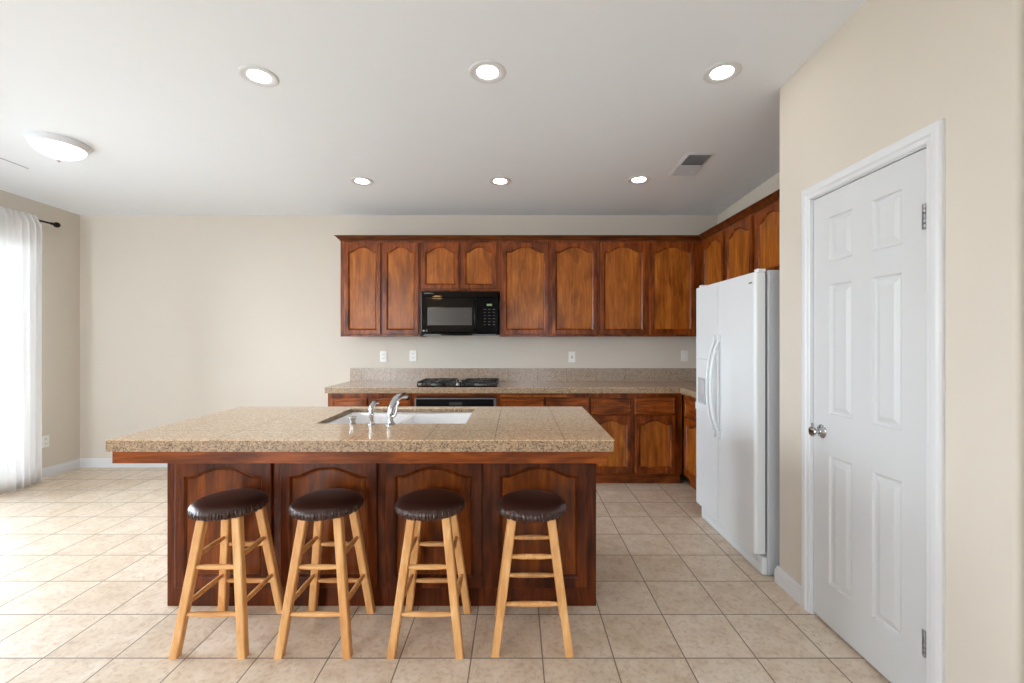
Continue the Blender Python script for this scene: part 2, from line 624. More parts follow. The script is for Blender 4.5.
# baseboards
BP = [(0, 0), (0.014, 0), (0.014, 0.062), (0.011, 0.074), (0.007, 0.080), (0.005, 0.092), (0, 0.095)]


def base(name, path):
    struct(name, sweep(nb(), path, BP), 'white')


base('baseboard_back', [(LW, BW), (-1.80, BW)][::-1])
base('baseboard_left', [(LW, SLD[1] + 0.04), (LW, BW)][::-1])
base('baseboard_pantry', [(RW - 0.0, PY1), (PX, PY1), (PX, DY1 + 0.065)][::-1])
base('baseboard_pantry_front', [(PX, DY0 - 0.065), (PX, PY0), (XR, PY0)][::-1])


# ------------------------------------------------------------------ pantry door
d1 = struct_root('door_1', (PX, (DY0 + DY1) / 2, 0))
# jamb and casing
bm = nb()
box(bm, PX - 0.001, PX + 0.11, DY1 + 0.003, DY1 + 0.02, 0, DZ + 0.018)
box(bm, PX - 0.001, PX + 0.11, DY0 - 0.02, DY0 - 0.003, 0, DZ + 0.018)
box(bm, PX - 0.001, PX + 0.11, DY0 - 0.02, DY1 + 0.02, DZ + 0.003, DZ + 0.018)
box(bm, PX + 0.05, PX + 0.062, DY1 - 0.010, DY1 + 0.003, 0, DZ)
box(bm, PX + 0.05, PX + 0.062, DY0 - 0.003, DY0 + 0.010, 0, DZ)
struct('door_jamb', bm, 'white', d1)
CP = [(0.0, 0.0), (0.0, 0.008), (0.006, 0.011), (0.020, 0.012), (0.028, 0.017), (0.046, 0.018), (0.058, 0.016), (0.062, 0.010), (0.062, 0.0)]
bm = nb()
# u = +Y, v = +Z, n = -X ; path runs so the left side is outward
sweep(bm, [(DY0 - 0.008, 0), (DY0 - 0.008, DZ + 0.008), (DY1 + 0.008, DZ + 0.008), (DY1 + 0.008, 0)], CP, (PX, 0, 0), (0, 1, 0), (0, 0, 1), (-1, 0, 0))
struct('door_casing', bm, 'white', d1)


def six_panel(bm, w, h, M, th=0.035):
    xs = [0, 0.109, 0.257, 0.367, 0.513, w]
    zs = [0, 0.198, 0.800, 0.994, 1.600, 1.708, 1.917, h]
    V = {}

    def vert(i, j):
        if (i, j) not in V:
            V[(i, j)] = bm.verts.new(M @ Vector((xs[i], 0, zs[j])))
        return V[(i, j)]
    for i in range(5):
        for j in range(7):
            c = [vert(i, j), vert(i + 1, j), vert(i + 1, j + 1), vert(i, j + 1)]
            if i in (1, 3) and j in (1, 3, 5):
                prev = c
                for ins, dep in ((0.006, 0.007), (0.016, 0.009), (0.040, 0.002)):
                    a0, a1, b0, b1 = xs[i] + ins, xs[i + 1] - ins, zs[j] + ins, zs[j + 1] - ins
                    lp = [bm.verts.new(M @ Vector(p)) for p in ((a0, dep, b0), (a1, dep, b0), (a1, dep, b1), (a0, dep, b1))]
                    bridge(bm, prev, lp)
                    prev = lp
                bm.faces.new(prev)
            else:
                bm.faces.new(c)
    ring = [V[(i, 0)] for i in range(6)] + [V[(5, j)] for j in range(1, 8)] + [V[(i, 7)] for i in range(4, -1, -1)] + [V[(0, j)] for j in range(6, 0, -1)]
    inv = M.inverted()
    back = []
    for v in ring:
        p = inv @ v.co
        back.append(bm.verts.new(M @ Vector((p.x, th, p.z))))
    bridge(bm, ring, back)
    bm.faces.new(back)


# local x -> -Y (from latch edge to hinge edge), local y -> +X (into the wall), z -> Z
Md = Matrix(((0, 1, 0, PX + 0.004), (-1, 0, 0, DY1), (0, 0, 1, 0.014), (0, 0, 0, 1)))
bm = nb()
six_panel(bm, DY1 - DY0, DZ - 0.014, Md)
slab = struct('door_slab', bm, 'door', d1)
# knob
bm = nb()
Mk = Matrix.Translation((PX + 0.004, DY1 - 0.062, 0.917)) @ Matrix.Rotation(-PI / 2, 4, 'Y')
lathe(bm, [(0.0, 0.0), (0.032, 0.0), (0.033, 0.004), (0.028, 0.009), (0.016, 0.014), (0.012, 0.018)], 32, Mk)
kr = struct('knob_rose', bm, 'chrome', slab, True)
bm = nb()
lathe(bm, [(0.0, 0.016), (0.009, 0.016), (0.0085, 0.034), (0.014, 0.038), (0.022, 0.042), (0.0245, 0.047), (0.022, 0.053), (0.012, 0.056), (0.0, 0.057)], 32, Mk)
struct('door_knob', bm, 'chrome', slab, True)
struct('strike_plate', box(nb(), PX - 0.006, PX + 0.03, DY1 + 0.0005, DY1 + 0.0035, 0.89, 0.945, 0.001), 'chrome', d1)
for zh in (1.799, 0.268):
    bm = nb()
    for k in range(5):
        box(bm, PX - 0.012, PX + 0.002, DY0 - 0.007, DY0 + 0.007, zh - 0.045 + 0.018 * k + 0.0008, zh - 0.045 + 0.018 * (k + 1) - 0.0008, 0.004)
    box(bm, PX + 0.001, PX + 0.006, DY0 - 0.002, DY0 + 0.020, zh - 0.045, zh + 0.045)
    struct('hinge', bm, 'steel', d1)


# ------------------------------------------------------------------ cabinet doors and drawers
def arched(w, h, side, bot, top, A, ins, N=24):
    """loop of the opening, shrunk by ins"""
    hw = w / 2 - side - ins
    lo, hi = [], []
    for j in range(N + 1):
        t = -1 + 2 * j / N
        f = 0.5 + 0.5 * math.cos(PI * min(abs(t) / 0.90, 1.0) ** 1.3)
        lo.append((t * hw, bot + ins))
        hi.append((t * hw, h - top - A + A * f - ins))
    return lo + hi[::-1]


def door_front(name, parent, M, w, h, side=0.035, bot=0.042, top=0.036, A=0.052, fm='frame', pm='panel', th=0.02, thin=False):
    """M: local x across, y into the cabinet, z up; origin bottom centre of the door's front"""
    N = 24
    bm = nb()

    def loop(pts, y):
        return [bm.verts.new(M @ Vector((x, y, z))) for x, z in pts]
    op = arched(w, h, side, bot, top, A, 0, N)

    def outer(ins):
        r = []
        for k, (x, z) in enumerate(op):
            j = k if k <= N else 2 * N + 1 - k
            xx = -w / 2 + ins if j == 0 else (w / 2 - ins if j == N else x)
            r.append((xx, ins if k <= N else h - ins))
        return r
    e = 0.005
    L = [loop(outer(0), th), loop(outer(0), e), loop(outer(e * 0.3), e * 0.3), loop(outer(e), 0), loop(op, 0),
         loop(arched(w, h, side, bot, top, A, 0.003, N), 0.001),
         loop(arched(w, h, side, bot, top, A, 0.013, N), 0.010), loop(arched(w, h, side, bot, top, A, 0.013, N), th)]
    for a, b in zip(L, L[1:]):
        bridge(bm, a, b)
    bridge(bm, L[-1], L[0])
    f = link(name, bm, fm, parent)
    bm = nb()
    m1, m2 = 0.0145, 0.019
    L = [loop(arched(w, h, side, bot, top, A, 0.0125, N), 0.011), loop(arched(w, h, side, bot, top, A, m1, N), 0.012),
         loop(arched(w, h, side, bot, top, A, m2, N), 0.0085)]
    for a, b in zip(L, L[1:]):
        bridge(bm, a, b)
    t = L[-1]
    for k in range(N):
        bm.faces.new((t[k], t[k + 1], t[2 * N - k], t[2 * N + 1 - k]))
    bk = loop(arched(w, h, side, bot, top, A, 0.0125, N), 0.017)
    bridge(bm, L[0], bk)
    for k in range(N):
        bm.faces.new((bk[k], bk[k + 1], bk[2 * N - k], bk[2 * N + 1 - k]))
    link('panel', bm, pm, f)
    return f


def MB(x, y, z):          # facing the camera (-Y)
    return Matrix.Translation((x, y, z))


def MR(x, y, z):          # facing -X
    return Matrix(((0, 1, 0, x), (1, 0, 0, y), (0, 0, 1, z), (0, 0, 0, 1)))


def drawer_front(parent, M, w, h, fm='frame_x', pm='panel'):
    bm = nb()

    def rl(ins, y):
        return [bm.verts.new(M @ Vector(p)) for p in ((-w / 2 + ins, y, ins), (w / 2 - ins, y, ins), (w / 2 - ins, y, h - ins), (-w / 2 + ins, y, h - ins))]
    L = [rl(0, 0.02), rl(0, 0.006), rl(0.003, 0.002), rl(0.012, 0.0), rl(0.018, 0.0), rl(0.022, 0.004), rl(0.026, 0.004), rl(0.032, 0.0)]
    for a, b in zip(L, L[1:]):
        bridge(bm, a, b)
    bm.faces.new(L[-1])
    bm.faces.new(L[0])
    return link('drawer', bm, fm, parent)


def carcass(parent, x0, x1, y0, y1, z0, z1, mat='frame', name='body'):
    return link(name, box(nb(), x0, x1, y0, y1, z0, z1, 0.0015, 1), mat, parent)


# upper cabinets, back wall: door fronts at y = 4.50
UF, UB, UT = 4.50, 1.385, 2.335
uppers = [
    ('stained wood wall cabinet with two arched doors, leftmost, left of the microwave', -1.744, -0.948, UB, [(-1.697, -1.340), (-1.317, -0.963)]),
    ('short stained wood wall cabinet with two arched doors directly above the microwave', -0.947, -0.162, 1.832, [(-0.934, -0.564), (-0.538, -0.190)]),
    ('stained wood wall cabinet with two arched doors just right of the microwave', -0.161, 0.819, UB, [(-0.138, 0.323), (0.356, 0.801)]),
    ('stained wood wall cabinet with two arched doors reaching into the right corner', 0.820, RW - 0.002, UB, [(0.838, 1.290), (1.325, 1.770)]),
]
for lab, x0, x1, zb, ds in uppers:
    t = thing('wall_cabinet', lab, 'cabinet', ((x0 + x1) / 2, 4.67, zb), 'arched door wall cabinets')
    carcass(t, x0, x1, UF + 0.021, BW - 0.001, zb, UT)
    for a, b in ds:
        door_front('door', t, MB((a + b) / 2, UF, zb + 0.02), b - a, 2.315 - zb - 0.02)
# upper cabinets along the right wall: fronts at x = 1.82
XF = 1.82
for lab, ya, yb, zb, ds in (
    ('stained wood wall cabinet on the right wall, between the corner and the refrigerator cabinet', 3.503, 4.52, UB, [(3.524, 3.962), (4.004, 4.445)]),
    ('short stained wood cabinet mounted over the white refrigerator', 2.56, 3.502, 1.80, [(2.59, 3.02), (3.05, 3.465)])):
    t = thing('wall_cabinet', lab, 'cabinet', (1.98, (ya + yb) / 2, zb), 'arched door wall cabinets')
    carcass(t, XF + 0.021, RW - 0.001, ya, yb, zb, UT)
    for a, b in ds:
        door_front('door', t, MR(XF, (a + b) / 2, zb + 0.02), b - a, 2.315 - zb - 0.02)
# crown moulding
bm = nb()
CR = [(-0.02, 0.0), (0.004, 0.0), (0.008, 0.010), (0.020, 0.018), (0.034, 0.036), (0.044, 0.040), (0.048, 0.046), (-0.02, 0.046)]
sweep(bm, [(XF + 0.021, 2.56), (XF + 0.021, UF + 0.021), (-1.744, UF + 0.021), (-1.744, BW - 0.001)], CR, (0, 0, 2.3352))
tag(link('crown_moulding', bm, 'crown'), 'dark stained crown moulding running along the tops of the wall cabinets', 'moulding')

# base cabinets, back run: door fronts at y = 4.215
BF, BT = 4.215, 0.860


def toe(bm, x0, x1, y0, y1):
    box(bm, x0, x1, y0, y1, 0.0, 0.10)


def base_unit(lab, x0, x1, ds, board=False):
    t = thing('base_cabinet', lab, 'cabinet', ((x0 + x1) / 2, 4.5, 0), 'base cabinets along the back wall')
    carcass(t, x0, x1, BF + 0.021, BW - 0.002, 0.10, BT)
    link('toe_kick', box(nb(), x0, x1, BF + 0.075, BW - 0.002, 0.0, 0.0995), 'frame_x', t)
    for a, b in ds:
        drawer_front(t, MB((a + b) / 2, BF, 0.662), b - a, 0.150)
        door_front('door', t, MB((a + b) / 2, BF, 0.112), b - a, 0.538, A=0.04, bot=0.05, top=0.04)
    if board:
        link('cutting_board', box(nb(), -0.148, 0.47, BF - 0.004, BF + 0.021, 0.822, 0.846, 0.003), 'panel', t)
    return t


base_unit('stained wood base cabinet at the left end of the back counter, left of the oven', -1.752, -0.951, [(-1.711, -1.381), (-1.354, -0.975)])
base_unit('stained wood base cabinet right of the oven, with a pull-out cutting board', -0.170, 0.6895, [(-0.139, 0.259), (0.281, 0.679)], True)
base_unit('stained wood base cabinet in the back run nearest the right corner', 0.6905, 1.545, [(0.700, 1.068), (1.104, 1.477)])
# oven housing + oven
t = thing('oven_cabinet', 'stained wood cabinet framing the black built-in oven under the cooktop', 'cabinet', (-0.56, 4.5, 0))
bm = nb()
box(bm, -0.950, -0.930, BF + 0.021, BW - 0.002, 0.10, BT)
box(bm, -0.191, -0.171, BF + 0.021, BW - 0.002, 0.10, BT)
box(bm, -0.930, -0.191, BF + 0.021, BW - 0.002, 0.826, BT)
box(bm, -0.930, -0.191, BF + 0.021, BW - 0.002, 0.10, 0.165)
link('body', bm, 'frame_x', t)
link('toe_kick', box(nb(), -0.950, -0.171, BF + 0.075, BW - 0.002, 0.0, 0.0995), 'frame_x', t)
t = thing('built_in_oven', 'black built-in oven with steel edged frame, below the cooktop', 'oven', (-0.56, 4.5, 0.166))
link('body', box(nb(), -0.925, -0.196, BF + 0.022, BW - 0.06, 0.167, 0.824), 'black_mat', t)
bm = nb()
for a, b, c, d in ((-0.938, -0.928, 0.155, 0.812), (-0.206, -0.184, 0.155, 0.812), (-0.938, -0.184, 0.802, 0.812), (-0.938, -0.184, 0.155, 0.165)):
    box(bm, a, b, BF + 0.003, BF + 0.0205, c, d, 0.001)
link('steel_trim', bm, 'steel', t)
link('control_panel', box(nb(), -0.927, -0.207, BF + 0.006, BF + 0.0205, 0.722, 0.801, 0.002), 'black_mat', t)
link('display', box(nb(), -0.62, -0.50, BF + 0.004, BF + 0.0065, 0.745, 0.775), 'mw_glass', t)
d = link('oven_door', box(nb(), -0.927, -0.207, BF - 0.002, BF + 0.0205, 0.17, 0.712, 0.003), 'black', t)
bm = nb()
tube(bm, [(-0.86, BF - 0.04, 0.67), (-0.27, BF - 0.04, 0.67)], 0.010)
tube(bm, [(-0.84, BF - 0.04, 0.67), (-0.84, BF, 0.67)], 0.008)
tube(bm, [(-0.29, BF - 0.04, 0.67), (-0.29, BF, 0.67)], 0.008)
link('handle', bm, 'black_mat', d, True)
# right return base cabinet, front at x = 1.54
t = thing('base_cabinet', 'stained wood base cabinet on the right wall beside the refrigerator', 'cabinet', (1.84, 3.86, 0))
carcass(t, 1.561, RW - 0.002, 3.505, BF + 0.0205, 0.10, BT)
link('toe_kick', box(nb(), 1.615, RW - 0.002, 3.505, BF + 0.0205, 0.0, 0.0995), 'frame_y', t)
drawer_front(t, MR(1.54, 3.855, 0.662), 0.61, 0.150, 'frame_y')
door_front('door', t, MR(1.54, 3.855, 0.112), 0.61, 0.538, A=0.04, bot=0.05, top=0.04)


# ------------------------------------------------------------------ worktops
def prism(bm, pts, z0, z1):
    lo = [bm.verts.new((x, y, z0)) for x, y in pts]
    hi = [bm.verts.new((x, y, z1)) for x, y in pts]
    bridge(bm, lo, hi)
    bm.faces.new(lo[::-1])
    bm.faces.new(hi)


t = thing('kitchen_worktop', 'speckled tan granite worktop along the back wall, turning the right corner', 'worktop', (0, 4.5, 0.861))
CT = [(-1.761, 4.18), (1.508, 4.18), (1.508, 3.505), (RW - 0.001, 3.505), (RW - 0.001, BW - 0.001), (-1.761, BW - 0.001)]
bm = nb()
prism(bm, CT, 0.9095, 0.914)
link('top_slab', bm, 'granite_back', t)
bm = nb()
CI = [(-1.758, 4.183), (1.511, 4.183), (1.511, 3.505), (RW - 0.001, 3.505), (RW - 0.001, BW - 0.001), (-1.758, BW - 0.001)]
prism(bm, CI, 0.861, 0.909)
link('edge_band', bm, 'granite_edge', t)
t = thing('backsplash', 'low speckled granite backsplash along the back and right walls', 'backsplash', (0, BW, 0.915))
bm = nb()
prism(bm, [(-1.755, BW - 0.001), (-1.755, BW - 0.019), (RW - 0.019, BW - 0.019), (RW - 0.019, 3.505), (RW - 0.001, 3.505), (RW - 0.001, BW - 0.001)], 0.9145, 1.050)
link('slab', bm, granite('backsplash_granite', (168, 148, 130), (188, 168, 150), (84, 68, 58), {0: (-0.085, 0.31)}, 0.2), t)

# island
IX0, IX1 = -1.776, 0.408
t = thing('kitchen_island', 'large stained wood kitchen island with four arched panels facing the stools', 'island', ((IX0 + IX1) / 2, 2.65, 0))
IF = 2.318
bm = nb()
box(bm, IX0, IX1, IF, IF + 0.02, 0, 0.803)
box(bm, IX0, IX0 + 0.02, IF + 0.02, 2.95, 0, 0.86)
box(bm, IX1 - 0.02, IX1, IF + 0.02, 2.95, 0, 0.86)
box(bm, IX0 + 0.02, IX1 - 0.02, 2.93, 2.95, 0.1, 0.86)
box(bm, IX0 + 0.02, IX1 - 0.02, 2.87, 2.89, 0.0, 0.1)
box(bm, IX0 + 0.02, IX1 - 0.02, IF + 0.02, 2.93, 0.10, 0.12)
link('body', bm, 'iframe', t)
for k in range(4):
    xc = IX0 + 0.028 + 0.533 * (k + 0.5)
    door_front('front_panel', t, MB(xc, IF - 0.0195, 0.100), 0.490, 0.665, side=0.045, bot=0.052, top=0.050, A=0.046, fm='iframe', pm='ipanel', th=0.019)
bm = nb()
box(bm, -1.804, 0.410, 2.032, 2.054, 0.804, 0.860, 0.002)
box(bm, -1.804, -1.782, 2.054, 2.98, 0.804, 0.860, 0.002)
box(bm, 0.409, 0.431, 2.34, 2.98, 0.804, 0.860, 0.002)
box(bm, 0.388, 0.410, 2.054, 2.317, 0.804, 0.860, 0.002)
box(bm, -1.782, 0.388, 2.054, 2.317, 0.845, 0.860)
link('apron', bm, 'frame_x', t)

t = thing('island_worktop', 'speckled tan granite tiled island worktop with a sink cutout', 'worktop', (-0.69, 2.5, 0.861))


def slab_hole(bm, X, Y, z0, z1):
    V = {}
    for k, z in enumerate((z0, z1)):
        for i, x in enumerate(X):
            for j, y in enumerate(Y):
                V[i, j, k] = bm.verts.new((x, y, z))
    for i in range(3):
        for j in range(3):
            if (i, j) == (1, 1):
                continue
            for k in range(2):
                bm.faces.new((V[i, j, k], V[i + 1, j, k], V[i + 1, j + 1, k], V[i, j + 1, k]))
    for i in range(3):
        for j in (0, 3):
            bm.faces.new((V[i, j, 0], V[i + 1, j, 0], V[i + 1, j, 1], V[i, j, 1]))
            bm.faces.new((V[j, i, 0], V[j, i + 1, 0], V[j, i + 1, 1], V[j, i, 1]))
    for (a, b), (c, d) in (((1, 1), (2, 1)), ((2, 1), (2, 2)), ((2, 2), (1, 2)), ((1, 2), (1, 1))):
        bm.faces.new((V[a, b, 0], V[c, d, 0], V[c, d, 1], V[a, b, 1]))


SX0, SX1, SY0, SY1 = -1.06, -0.262, 2.40, 2.92
bm = nb()
slab_hole(bm, (-1.818, SX0, SX1, 0.435), (2.01, SY0, SY1, 3.005), 0.9095, 0.914)
link('top_slab', bm, 'granite', t)
bm = nb()
slab_hole(bm, (-1.815, SX0 - 0.002, SX1 + 0.002, 0.432), (2.013, SY0 - 0.002, SY1 + 0.002, 3.002), 0.861, 0.909)
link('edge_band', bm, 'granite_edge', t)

# sink
t = thing('kitchen_sink', 'white double bowl sink set into the island worktop', 'sink', (-0.66, 2.66, 0.66))
bm = nb()
XS = [SX0 + 0.002, SX0 + 0.02, -0.675, -0.645, SX1 - 0.02, SX1 - 0.002]
YS = [SY0 + 0.002, SY0 + 0.02, SY1 - 0.02, SY1 - 0.002]
zr = 0.890
V = {}
for i, x in enumerate(XS):
    for j, y in enumerate(YS):
        V[i, j] = bm.verts.new((x, y, zr - (0.012 if i in (2, 3) and j in (1, 2) else 0)))
for i in range(5):
    for j in range(3):
        if j == 1 and i in (1, 3):
            c = [V[i, j], V[i + 1, j], V[i + 1, j + 1], V[i, j + 1]]
            prev = c
            x0, x1, y0, y1 = XS[i], XS[i + 1], YS[j], YS[j + 1]
            for ins, z in ((0.004, 0.86), (0.012, 0.72), (0.025, 0.698), (0.05, 0.690)):
                lp = [bm.verts.new(p) for p in ((x0 + ins, y0 + ins, z), (x1 - ins, y0 + ins, z), (x1 - ins, y1 - ins, z), (x0 + ins, y1 - ins, z))]
                bridge(bm, prev, lp)
                prev = lp
            bm.faces.new(prev)
        else:
            bm.faces.new((V[i, j], V[i + 1, j], V[i + 1, j + 1], V[i, j + 1]))
so = link('basin', bm, 'porcelain', t, True, recalc=False)
md = so.modifiers.new('thickness', 'SOLIDIFY')
md.thickness = 0.006
md.offset = -1
for xd in (-0.86, -0.46):
    bm = nb()
    lathe(bm, [(0, 0.688), (0.045, 0.688), (0.047, 0.692), (0.038, 0.6935), (0.034, 0.6915), (0, 0.6915)], 32, Matrix.Translation((xd, 2.66, 0)))
    link('drain', bm, 'steel', t, True)

# faucet, soap dispenser, air gap cap: at the camera side of the sink
FX, FY, FZ = -0.654, 2.365, 0.9145
t = thing('kitchen_faucet', 'chrome single-lever faucet with angled spout on the island worktop', 'faucet', (FX, FY, FZ))
bm = nb()
lathe(bm, [(0, 0), (0.026, 0), (0.026, 0.006), (0.018, 0.012), (0.016, 0.030), (0.0175, 0.052), (0.016, 0.066), (0.010, 0.072), (0, 0.073)], 32, Matrix.Translation((FX, FY, FZ)))
link('base', bm, 'chrome', t, True)
bm = nb()
tube(bm, [(FX, FY, FZ + 0.055), (FX + 0.004, FY + 0.004, FZ + 0.078), (FX + 0.013, FY + 0.014, FZ + 0.108), (FX + 0.022, FY + 0.034, FZ + 0.130),
          (FX + 0.032, FY + 0.07, FZ + 0.140), (FX + 0.042, FY + 0.11, FZ + 0.140), (FX + 0.050, FY + 0.14, FZ + 0.130)],
     [0.015, 0.0165, 0.018, 0.018, 0.0165, 0.0155, 0.014], 20)
sp = link('spout', bm, 'chrome', t, True)
bm = nb()
tube(bm, [(FX + 0.050, FY + 0.14, FZ + 0.130), (FX + 0.054, FY + 0.152, FZ + 0.118)], [0.0145, 0.0135], 20)
link('nozzle', bm, 'black_mat', sp, True)
bm = nb()
tube(bm, [(FX + 0.012, FY - 0.004, FZ + 0.042), (FX + 0.028, FY - 0.006, FZ + 0.050), (FX + 0.034, FY - 0.004, FZ + 0.072), (FX + 0.036, FY + 0.0, FZ + 0.098), (FX + 0.044, FY + 0.004, FZ + 0.118)],
     [0.008, 0.007, 0.005, 0.0045, 0.006], 14)
link('lever', bm, 'chrome', t, True)
DX = -0.751
t = thing('soap_dispenser', 'small chrome soap dispenser with a bent neck, left of the faucet', 'soap dispenser', (DX, FY, FZ))
bm = nb()
lathe(bm, [(0, 0), (0.019, 0), (0.019, 0.005), (0.013, 0.010), (0.012, 0.034), (0.014, 0.040), (0.014, 0.052), (0.010, 0.056), (0, 0.057)], 28, Matrix.Translation((DX, FY, FZ)))
link('base', bm, 'chrome', t, True)
bm = nb()
tube(bm, [(DX, FY, FZ + 0.05), (DX - 0.002, FY, FZ + 0.075), (DX + 0.002, FY + 0.004, FZ + 0.096), (DX + 0.008, FY + 0.014, FZ + 0.110), (DX + 0.014, FY + 0.035, FZ + 0.113), (DX + 0.018, FY + 0.055, FZ + 0.106)],
     [0.011, 0.012, 0.013, 0.012, 0.009, 0.007], 18)
link('spout', bm, 'chrome', t, True)
AX = -0.848
t = thing('air_gap_cap', 'short chrome air gap cap at the left end of the sink', 'air gap', (AX, FY, FZ))
bm = nb()
lathe(bm, [(0, 0), (0.015, 0), (0.0155, 0.004), (0.012, 0.008), (0.013, 0.026), (0, 0.026)], 24, Matrix.Translation((AX, FY, FZ)))
link('body', bm, 'chrome', t, True)
bm = nb()
lathe(bm, [(0, 0.0262), (0.017, 0.0262), (0.0185, 0.030), (0.0185, 0.040), (0.014, 0.044), (0, 0.045)], 24, Matrix.Translation((AX, FY, FZ)))
link('cap', bm, 'chrome', t, True)

# ------------------------------------------------------------------ cooktop
CX0, CX1, CY0, CY1, CZ = -0.919, -0.176, 4.223, 4.65, 0.9145
t = thing('gas_cooktop', 'black gas cooktop with cast iron grates on the back worktop', 'cooktop', ((CX0 + CX1) / 2, 4.44, CZ))
link('glass_base', box(nb(), CX0, CX1, CY0, CY1, CZ, CZ + 0.010, 0.004), 'black', t)
for (bx, by, r) in ((-0.755, 4.335, 0.042), (-0.755, 4.54, 0.050), (-0.34, 4.335, 0.050), (-0.34, 4.54, 0.042)):
    bm = nb()
    lathe(bm, [(0, CZ + 0.010), (r + 0.012, CZ + 0.010), (r + 0.010, CZ + 0.016), (r, CZ + 0.018), (r, CZ + 0.024), (0, CZ + 0.024)], 28, Matrix.Translation((bx, by, 0)))
    b = link('burner', bm, 'dull_steel', t, True)
    bm = nb()
    lathe(bm, [(0, CZ + 0.0242), (r * 0.8, CZ + 0.0242), (r * 0.84, CZ + 0.028), (r * 0.75, CZ + 0.032), (0, CZ + 0.033)], 28, Matrix.Translation((bx, by, 0)))
    link('burner_cap', bm, 'iron', b, True)
    bm = nb()
    hw, hd, zt = 0.162, 0.098, CZ + 0.044
    for k in range(8):
        a = PI / 4 * k + PI / 8
        ex, ey = math.cos(a), math.sin(a)
        m = min(hw / abs(ex), hd / abs(ey))
        p1 = (bx + ex * m, by + ey * m)
        p0 = (bx + ex * 0.028, by + ey * 0.028)
        tube(bm, [(p0[0], p0[1], zt + 0.003), (p1[0], p1[1], zt)], [0.0035, 0.005], 8)
    for sx in (-1, 1):
        tube(bm, [(bx + sx * hw, by - hd, zt - 0.006), (bx + sx * hw, by + hd, zt - 0.006)], 0.006, 8)
        tube(bm, [(bx - hw, by + sx * hd, zt - 0.006), (bx + hw, by + sx * hd, zt - 0.006)], 0.006, 8)
        for sy in (-1, 1):
            tube(bm, [(bx + sx * hw, by + sy * hd, CZ + 0.010), (bx + sx * hw, by + sy * hd, zt - 0.002)], [0.008, 0.006], 8)
    link('grate', bm, 'iron', t, True)
for k in range(4):
    bm = nb()
    lathe(bm, [(0, CZ + 0.010), (0.020, CZ + 0.010), (0.019, CZ + 0.016), (0.016, CZ + 0.033), (0, CZ + 0.034)], 24, Matrix.Translation((-0.5475, 4.285 + 0.10 * k, 0)))
    link('knob', bm, 'steel' if k % 2 == 0 else 'black_mat', t, True)

# ------------------------------------------------------------------ microwave
MX0, MX1, MF, MZ0, MZ1 = -0.926, -0.174, 4.43, 1.393, 1.826
t = thing('microwave_oven', 'black over-the-range microwave oven under the short wall cabinet', 'microwave', ((MX0 + MX1) / 2, 4.63, MZ0))
link('body', box(nb(), MX0, MX1, MF + 0.022, BW - 0.002, MZ0 + 0.008, MZ1, 0.003), 'black_mat', t)
bm = nb()
box(bm, MX0, MX1, MF, MF + 0.021, MZ1 - 0.062, MZ1, 0.004)
for k in range(5):
    box(bm, MX0 + 0.13, MX1 - 0.03, MF - 0.003, MF + 0.002, MZ1 - 0.052 + 0.009 * k, MZ1 - 0.048 + 0.009 * k)
g = link('vent_grille', bm, 'mw_black', t)
link('print', text_bm('Intellowave', 0.020, Matrix.Translation((MX0 + 0.075, MF - 0.0006, MZ1 - 0.020)) @ Matrix.Rotation(PI / 2, 4, 'X'), 0.0003), 'label', g)['label'] = 'small pale grey lettering'
XD = -0.405
bm = nb()
box(bm, MX0, XD, MF, MF + 0.021, MZ0 + 0.030, MZ1 - 0.064, 0.005)
box_low = box(nb(), MX0, MX1, MF + 0.003, MF + 0.0215, MZ0 + 0.0145, MZ0 + 0.029, 0.001)
link('lower_trim', box_low, 'black', t)
d = link('door', bm, 'mw_black', t)
link('window', box(nb(), -0.862, -0.428, MF - 0.001, MF + 0.004, 1.494, 1.666, 0.0008, 1), 'mw_glass', d)
bm = nb()
tube(bm, [(XD + 0.012, MF + 0.002, MZ1 - 0.09), (XD + 0.010, MF - 0.03, MZ1 - 0.11), (XD + 0.010, MF - 0.036, (MZ0 + MZ1) / 2), (XD + 0.010, MF - 0.03, MZ0 + 0.07), (XD + 0.012, MF + 0.002, MZ0 + 0.05)],
     [0.008, 0.010, 0.011, 0.010, 0.008], 14)
link('handle', bm, 'black', d, True)
bm = text_bm('LG', 0.024, Matrix.Translation((-0.876, MF - 0.0008, 1.441)) @ Matrix.Rotation(PI / 2, 4, 'X'))
lathe(bm, [(0, 0), (0.0085, 0), (0.0085, 0.0008), (0, 0.0008)], 20, Matrix.Translation((-0.900, MF - 0.0002, 1.441)) @ Matrix.Rotation(PI / 2, 4, 'X'))
link('logo', bm, 'label', d)['label'] = 'small pale round emblem with two letters'
bm = nb()
box(bm, XD + 0.022, MX1, MF, MF + 0.021, MZ0 + 0.030, MZ1 - 0.064, 0.005)
cp = link('control_panel', bm, 'black', t)
link('display', box(nb(), -0.285, -0.235, MF - 0.001, MF + 0.004, 1.683, 1.702), 'display', cp)['label'] = 'dim green display'
for r_ in range(6):
    for c_ in range(3):
        x = -0.315 + 0.044 * c_
        z = 1.645 - 0.030 * r_
        link('button', box(nb(), x, x + 0.022, MF - 0.0008, MF + 0.003, z, z + 0.007), 'mw_glass', cp)
link('bottom_lip', box(nb(), -0.73, -0.43, MF - 0.008, MF + 0.03, MZ0 + 0.002, MZ0 + 0.028, 0.005), 'black', t)
bm = nb()
box(bm, MX0 + 0.02, MX1 - 0.01, MF + 0.012, MF + 0.10, MZ0, MZ0 + 0.0075, 0.002)
box(bm, MX0 + 0.03, MX1 - 0.02, MF + 0.008, MF + 0.0215, MZ0 + 0.003, MZ0 + 0.014, 0.002)
link('underside_light_bar', bm, 'dull_steel', t)

